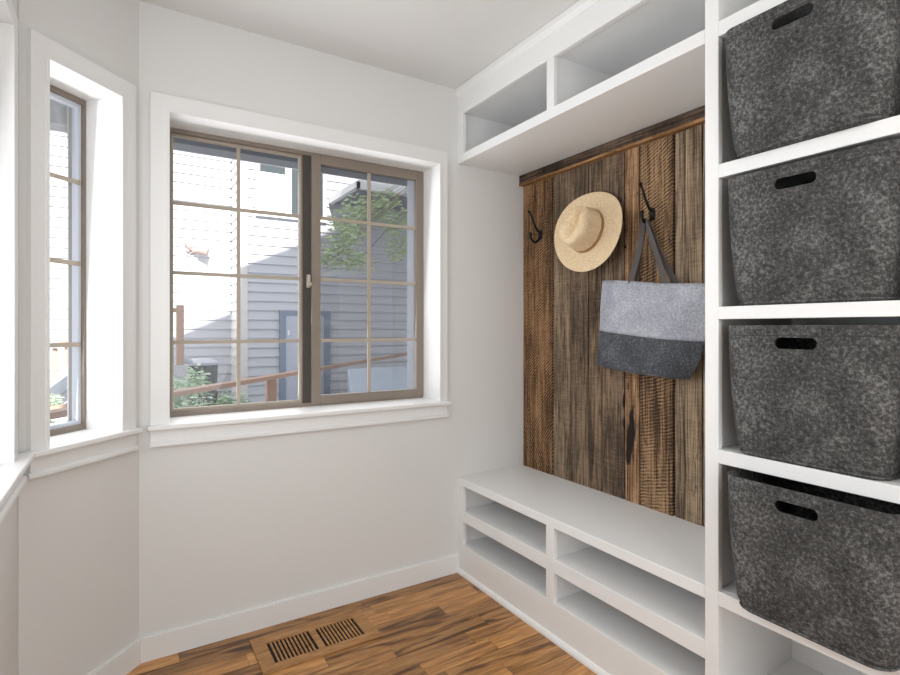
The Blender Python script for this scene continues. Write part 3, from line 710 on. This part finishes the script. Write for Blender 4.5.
# ------------------------------------------------------------------ hooks
def bez(P, n=8):
    out = []
    for i in range(len(P) - 1):
        p0 = Vector(P[max(i - 1, 0)]); p1 = Vector(P[i]); p2 = Vector(P[i + 1]); p3 = Vector(P[min(i + 2, len(P) - 1)])
        for k in range(n):
            t_ = k / n; out.append(.5 * ((2 * p1) + (-p0 + p2) * t_ + (2 * p0 - 5 * p1 + 4 * p2 - p3) * t_ ** 2 + (-p0 + 3 * p1 - 3 * p2 + p3) * t_ ** 3))
    out.append(Vector(P[-1])); return out
def make_hook(y, z, label):
    h = empty('coat_hook', (1.878, y, z), 0, label, 'hook', 'black iron coat hooks on the wood panel')
    mb = MB(); mb.ball((1.874, y, z), .021, (.35, .72, 1.25)); mb.build('back_plate', M['iron'], h, smooth=True)
    mb = MB(); pts = bez([(1.874, y, z + .008), (1.850, y, z + .028), (1.828, y, z + .062), (1.812, y, z + .098), (1.800, y, z + .112)])
    mb.tube(pts, [.0068 - .0028 * i / len(pts) for i in range(len(pts))], 10); mb.ball((1.799, y, z + .113), .0085); mb.build('upper_arm', M['iron'], h, smooth=True)
    mb = MB(); pts = bez([(1.874, y, z - .002), (1.858, y, z - .030), (1.832, y, z - .040), (1.812, y, z - .024), (1.810, y, z - .002)])
    mb.tube(pts, .0062, 10); mb.ball((1.810, y, z + .001), .008); mb.build('lower_hook', M['iron'], h, smooth=True)
make_hook(2.125, 1.722, 'bare black iron coat hook left of the straw hat')
make_hook(1.745, 1.632, 'black iron coat hook behind the straw hat')
make_hook(1.432, 1.706, 'black iron coat hook the grey bag hangs from')

# ------------------------------------------------------------------ straw hat
def make_hat():
    c = Vector((1.803, 1.722, 1.672))
    nrm = Vector((-1, -.16, .17)).normalized()           # crown points into the room
    upv = Vector((0, -.30, 1)); upv = (upv - nrm * upv.dot(nrm)).normalized(); rt = upv.cross(nrm).normalized()
    Mx = Matrix((rt, upv, nrm)).transposed().to_4x4(); Mx.translation = c
    h = empty('straw_hat', tuple(c), 0, 'wide-brimmed natural straw hat with a pinched crown hanging on the wood panel', 'hat')
    def P(a, b_, z): return Mx @ Vector((a, b_, z))
    SEG = 72; rings = []
    def ring(ra, rb, zf): rings.append([(ra * math.cos(2 * math.pi * k / SEG), rb * math.sin(2 * math.pi * k / SEG), zf(2 * math.pi * k / SEG)) for k in range(SEG)])
    ai, bi = .082, .099
    for s in (1.0, .985, .9, .75, .55, .3, .12, .0):       # brim from rim to crown
        ra = ai + (.182 - ai) * s; rb = bi + (.188 - bi) * s
        ring(ra, rb, lambda th, s=s: .012 * s * s * math.cos(th) ** 2 + .004 * s ** 3 * math.sin(3 * th) - (.004 if s < .1 else 0) * 0 - .010 * s * math.sin(th) ** 2)
    for k in range(1, 9): # side wall
        q = k / 8; ring(ai * (1 - .10 * q), bi * (1 - .10 * q), lambda th, q=q: .004 + .088 * q)
    for s, zz in ((.86, .101), (.78, .108), (.66, .112), (.50, .114), (.33, .114), (.16, .114)):
        ring(ai * s, bi * s, lambda th, zz=zz: zz)
    def dent(a, b_, z):
        if z < .03: return (a, b_, z)
        w_ = min(1, (z - .03) / .075)
        # teardrop crease: deep along the front-back line, front pinched at the sides
        crease = math.exp(-(a / .020) ** 2) * (1 / (1 + math.exp(-(b_ + .055) / .012))) * (1 / (1 + math.exp((b_ - .10) / .012)))
        z2 = z - .034 * w_ * crease * (1 if z > .09 else .25)
        pin = math.exp(-((b_ - .045) / .030) ** 2) * w_
        a2 = a * (1 - .30 * pin); z2 += .010 * w_ * math.exp(-((b_ + .05) / .04) ** 2) + .004 * w_ * (b_ < 0)
        return (a2, b_, z2)
    mb = MB(); V = [[mb.bm.verts.new(P(*dent(*q))) for q in r_] for r_ in rings]
    for A, B in zip(V, V[1:]):
        for k in range(SEG): mb.bm.faces.new([A[k], A[(k + 1) % SEG], B[(k + 1) % SEG], B[k]])
    cc = mb.bm.verts.new(P(*dent(0, 0, .114)))
    for k in range(SEG): mb.bm.faces.new([V[-1][k], V[-1][(k + 1) % SEG], cc])
    o = mb.build('hat_body', M['straw'], h, smooth=True)
    so = o.modifiers.new('thickness', 'SOLIDIFY'); so.thickness = .0028
    ss_ = o.modifiers.new('smooth', 'SUBSURF'); ss_.levels = 1; ss_.render_levels = 1
    mb = MB()
    for j, (zz, rr_) in enumerate(((.008, .0032), (.014, .0032), (.020, .0028))):
        q = zz / .092; pts = [P(*((ai * (1 - .1 * q) + .002) * math.cos(2 * math.pi * k / 60), (bi * (1 - .1 * q) + .002) * math.sin(2 * math.pi * k / 60), zz + .0012 * math.sin(k * 1.6 + j))) for k in range(61)]
        mb.tube(pts, rr_, 7, False)
    mb.build('hat_band', M['hatband'], h, smooth=True)
make_hat()

# ------------------------------------------------------------------ felt tote bag
def make_bag():
    bag = empty('felt_tote_bag', (1.81, 1.42, 1.06), 0, 'two-tone felt tote bag, pale grey over slate, hanging from the right hook', 'bag')
    # outline on the wall plane: (y, z) for left edge and right edge at heights v=0 bottom..1 top
    def edge(v):
        yl = 1.693 - .028 * v; yr = 1.218 - .052 * (1 - (1 - min(v / .5, 1)) ** 2) - .024 * v
        zl = 1.072 + (1.445 - 1.072) * v; zr = 1.040 + (1.392 - 1.040) * v
        return yl, zl, yr, zr
    NU, NV = 28, 20
    def pt(u_, v, side):
        yl, zl, yr, zr = edge(v); y = yl + (yr - yl) * u_; z = zl + (zr - zl) * u_
        prof = (1 - abs(2 * u_ - 1) ** 5)                         # thickness profile along the width
        th = (.046 * (1 - v) ** .7 + .020) * prof * (1 if v > .04 else .82)
        z -= .006 * math.sin(u_ * math.pi) * (1 - v) - .003 * math.sin(u_ * 7) * v
        wv = .0035 * mnoise.noise(Vector((u_ * 4, v * 3, 2.2))) + .004 * math.sin(u_ * 5 + 1) * v
        xc = 1.832 - .022 * u_
        return Vector((xc - (th if side > 0 else -th * .5) + wv, y, z))
    def body(v0, v1, name, mat, nv, grow=0., cap=False, par=bag):
        mb = MB(); F_, B_ = [], []
        for j in range(nv + 1):
            v = v0 + (v1 - v0) * j / nv
            F_.append([mb.bm.verts.new(pt(i / NU, v, 1) + Vector((-grow, 0, 0))) for i in range(NU + 1)])
            B_.append([mb.bm.verts.new(pt(i / NU, v, -1) + Vector((grow, 0, 0))) for i in range(NU + 1)])
        for G_ in (F_, B_):
            for j in range(nv):
                for i in range(NU): mb.bm.faces.new([G_[j][i], G_[j][i + 1], G_[j + 1][i + 1], G_[j + 1][i]])
        for j in range(nv):
            mb.bm.faces.new([F_[j][0], F_[j + 1][0], B_[j + 1][0], B_[j][0]]); mb.bm.faces.new([F_[j][NU], B_[j][NU], B_[j + 1][NU], F_[j + 1][NU]])
        if cap:
            for i in range(NU): mb.bm.faces.new([F_[0][i], B_[0][i], B_[0][i + 1], F_[0][i + 1]])
        o = mb.build(name, mat, par, smooth=True)
        so = o.modifiers.new('thickness', 'SOLIDIFY'); so.thickness = .003; so.offset = -1
        return o
    body(.40, 1.0, 'upper_body', M['felt_light'], 14)
    body(0, .405, 'lower_body', M['felt_mid'], 10, .0012, True)
    for v in (.935, .975):
        mb = MB(); mb.tube([pt(i / NU, v, 1) + Vector((-.0006, 0, 0)) for i in range(1, NU)], .0007, 5); mb.build('seam', M['felt_light'], bag)
    # two ribbon handles looped over the hook
    hy, hz = 1.432, 1.672
    def ribbon(xa, ya, yb, za, zb, off, tw):
        mb = MB(); path = bez([(xa, ya, za - .05), (xa, ya, za), (1.828 + off, ya + (hy - ya) * .55, za + (hz - za) * .55), (1.832 + off, hy + .010, hz - .008), (1.833 + off, hy, hz + .003),
                               (1.832 + off, hy - .010, hz - .008), (1.826 + off, yb + (hy - yb) * .55, zb + (hz - zb) * .55), (xa - .004, yb, zb), (xa - .004, yb, zb - .05)], 7)
        n = len(path); prev = None
        for i, p in enumerate(path):
            d = (path[min(i + 1, n - 1)] - path[max(i - 1, 0)]).normalized(); f_ = i / (n - 1)
            near = math.exp(-((f_ - .5) / .13) ** 2)       # bunches up on the hook
            ang = tw * math.sin(math.pi * min(f_ * 2, 1)) + near * 1.2
            base = Vector((1, 0, 0)).cross(d).normalized(); nx = Vector((1, 0, 0)); wd = (base * math.cos(ang) + nx * math.sin(ang)) * .0125 * (1 - .45 * near)
            nn = d.cross(wd).normalized() * .0013
            q = [mb.bm.verts.new(p + s1 * wd + s2_ * nn) for s1, s2_ in ((-1, -1), (1, -1), (1, 1), (-1, 1))]
            if prev:
                for k in range(4): mb.bm.faces.new([prev[k], prev[(k + 1) % 4], q[(k + 1) % 4], q[k]])
            else: mb.bm.faces.new(q[::-1])
            prev = q
        mb.bm.faces.new(prev); mb.build('handle', M['strap'], bag, smooth=True)
    ribbon(1.806, 1.482, 1.316, 1.428, 1.410, -.006, .35)
    ribbon(1.842, 1.497, 1.300, 1.430, 1.408, .006, .75)
make_bag()

# ------------------------------------------------------------------ felt baskets
def make_basket_mesh():
    W0, W1, Dp0, Dp1, Hh, th = .350, .397, .345, .368, .355, .006
    def rr_ring(wd, dp, r, z, n=10):
        pts = []
        for cx_, cy_, a0_ in ((wd / 2 - r, dp / 2 - r, 0), (-wd / 2 + r, dp / 2 - r, 90), (-wd / 2 + r, -dp / 2 + r, 180), (wd / 2 - r, -dp / 2 + r, 270)):
            for k in range(n + 1):
                a = math.radians(a0_ + 90 * k / n); pts.append((cx_ + r * math.cos(a), cy_ + r * math.sin(a), z))
        return pts
    bm = bmesh.new()
    def V(r_): return [bm.verts.new(p) for p in r_]
    def bridge(A, B):
        n = len(A)
        for k in range(n): bm.faces.new([A[k], A[(k + 1) % n], B[(k + 1) % n], B[k]])
    prof = []
    for k in range(13):
        q = k / 12; z = Hh * q; bul = .004 * math.sin(math.pi * q)
        e = .008 * (1 - min(q / .05, 1)) ** 2
        prof.append((W0 + (W1 - W0) * q + 2 * bul - 2 * e, Dp0 + (Dp1 - Dp0) * q + 2 * bul - 2 * e, .040, z))
    outer = [V(rr_ring(*p_)) for p_ in prof]
    inner = [V(rr_ring(a - 2 * th, b_ - 2 * th, r - th, max(z, .007))) for (a, b_, r, z) in prof[::-1]]
    for A, B in zip(outer, outer[1:]): bridge(A, B)
    bridge(outer[-1], inner[0])
    for A, B in zip(inner, inner[1:]): bridge(A, B)
    bm.faces.new(outer[0][::-1]); bm.faces.new(inner[-1])
    bmesh.ops.recalc_face_normals(bm, faces=bm.faces)
    me = bpy.data.meshes.new('basket_body'); bm.to_mesh(me); bm.free()
    # cut the handle slots (front and back are the -x / +x ends after turning; here along local y)
    tmp = bpy.data.objects.new('tmp', me); scn.collection.objects.link(tmp)
    cb = bmesh.new(); hw, hr = .050, .0145; pts = []
    for s_, a0_ in ((1, -90), (-1, 90)):
        for k in range(11):
            a = math.radians(a0_ + 180 * k / 10); pts.append((-.010 + s_ * (hw - hr) + hr * math.cos(a), Hh - .046 + hr * math.sin(a)))
    A = [cb.verts.new((p[0], -.4, p[1])) for p in pts]; B = [cb.verts.new((p[0], .4, p[1])) for p in pts]
    cb.faces.new(A); cb.faces.new(B[::-1])
    for k in range(len(A)): cb.faces.new([A[k], B[k], B[(k + 1) % len(A)], A[(k + 1) % len(A)]])
    bmesh.ops.recalc_face_normals(cb, faces=cb.faces)
    cm = bpy.data.meshes.new('cut'); cb.to_mesh(cm); cb.free(); co = bpy.data.objects.new('cut', cm); scn.collection.objects.link(co)
    md = tmp.modifiers.new('b', 'BOOLEAN'); md.operation = 'DIFFERENCE'; md.object = co; md.solver = 'EXACT'
    bpy.context.view_layer.update()
    res = bpy.data.meshes.new_from_object(tmp.evaluated_get(bpy.context.evaluated_depsgraph_get()))
    bpy.data.objects.remove(tmp); bpy.data.objects.remove(co)
    res.materials.clear(); res.materials.append(M['felt_dark'])
    for p in res.polygons: p.use_smooth = True
    try: res.set_sharp_from_angle(angle=math.radians(35))
    except Exception: pass
    res.name = 'basket_body'
    # rim stitching
    def ringpath(q, out):
        z = Hh * q; return rr_ring(W0 + (W1 - W0) * q + 2 * out, Dp0 + (Dp1 - Dp0) * q + 2 * out, .040, z)
    mb = MB(); pts = ringpath(.925, .0012); pts = pts + [pts[0]]; mb.tube([Vector(p) for p in pts], .0009, 5, False)
    bmesh.ops.recalc_face_normals(mb.bm, faces=mb.bm.faces); sm = bpy.data.meshes.new('rim_seam'); mb.bm.to_mesh(sm); mb.bm.free(); sm.materials.append(M['thread'])
    mb = MB(); pts = ringpath(.02, -.004); pts = pts + [pts[0]]; mb.tube([Vector(p) for p in pts], .003, 6, False)
    bmesh.ops.recalc_face_normals(mb.bm, faces=mb.bm.faces); bs = bpy.data.meshes.new('base_welt'); mb.bm.to_mesh(bs); mb.bm.free(); bs.materials.append(M['felt_rim'])
    return res, sm, bs
bme, sme, wme = make_basket_mesh()
# x of the bottom front edge, y centre, yaw (deg)
specs = [(1.700, 1.434, .668, 0.0, 'grey felt basket on the topmost basket shelf, cut by the top of the photo'),
         (1.293, 1.448, .668, 0.0, 'grey felt basket second from the top, its rim close under the shelf above'),
         (.884, 1.450, .668, 0.0, 'grey felt basket third from the top, level with the bottom of the tote bag'),
         (.479, 1.404, .642, -1.0, 'grey felt basket in the lowest occupied shelf, open rim seen from above')]
src = None
for z, xf, yc, ang, lab in specs:
    loc = (xf + .1725, yc, z)
    o = empty('felt_basket', loc, math.radians(-90 + ang), lab, 'basket', 'charcoal felt storage baskets in the shelf tower')
    if src is None:
        src = []
        for me, nm in ((bme, 'basket_body'), (sme, 'rim_seam'), (wme, 'base_welt')):
            c = bpy.data.objects.new(nm, me); scn.collection.objects.link(c); c.parent = o; src.append(c)
    else:
        for s_ in src:
            c = s_.copy(); scn.collection.objects.link(c); c.parent = o

# ------------------------------------------------------------------ floor vent
v = empty('floor_vent', (.655, 2.06, 0), 0, 'wooden slatted floor register below the wide window', 'vent')
x0, x1, y0, y1 = .428, .886, 1.945, 2.190; sx0, sx1, sy0, sy1 = .480, .832, 1.990, 2.132
mb = MB()
def mit(P, z0=.0005, z1=.007):
    mb.prism(P, z0, z1, 'z')
mit([(x0, y0), (x1, y0), (sx1, sy0), (sx0, sy0)]); mit([(x1, y0), (x1, y1), (sx1, sy1), (sx1, sy0)]); mit([(x1, y1), (x0, y1), (sx0, sy1), (sx1, sy1)]); mit([(x0, y1), (x0, y0), (sx0, sy0), (sx0, sy1)])
mb.build('vent_frame', M['oak'], v, bevel=.0015)
MB().box(sx0, sx1, sy0, sy1, .0004, .0012).build('duct_shade', plain('duct_shade_black', (.008, .007, .006), .8), v)  # black sheet on the floor standing in for the shade below the slats
xm = (sx0 + sx1) / 2 + .002; mb = MB(); mb.box(xm - .013, xm + .013, sy0, sy1, .001, .0062); mb.build('centre_bar', M['oak'], v)
for a, b_ in ((sx0, xm - .013), (xm + .013, sx1)):
    n = 11; st_ = (b_ - a) / n
    for k in range(1, n): MB().box(a + k * st_ - .0034, a + k * st_ + .0034, sy0, sy1, .001, .006).build('slat', M['oak'], v)
bpy.context.view_layer.update()
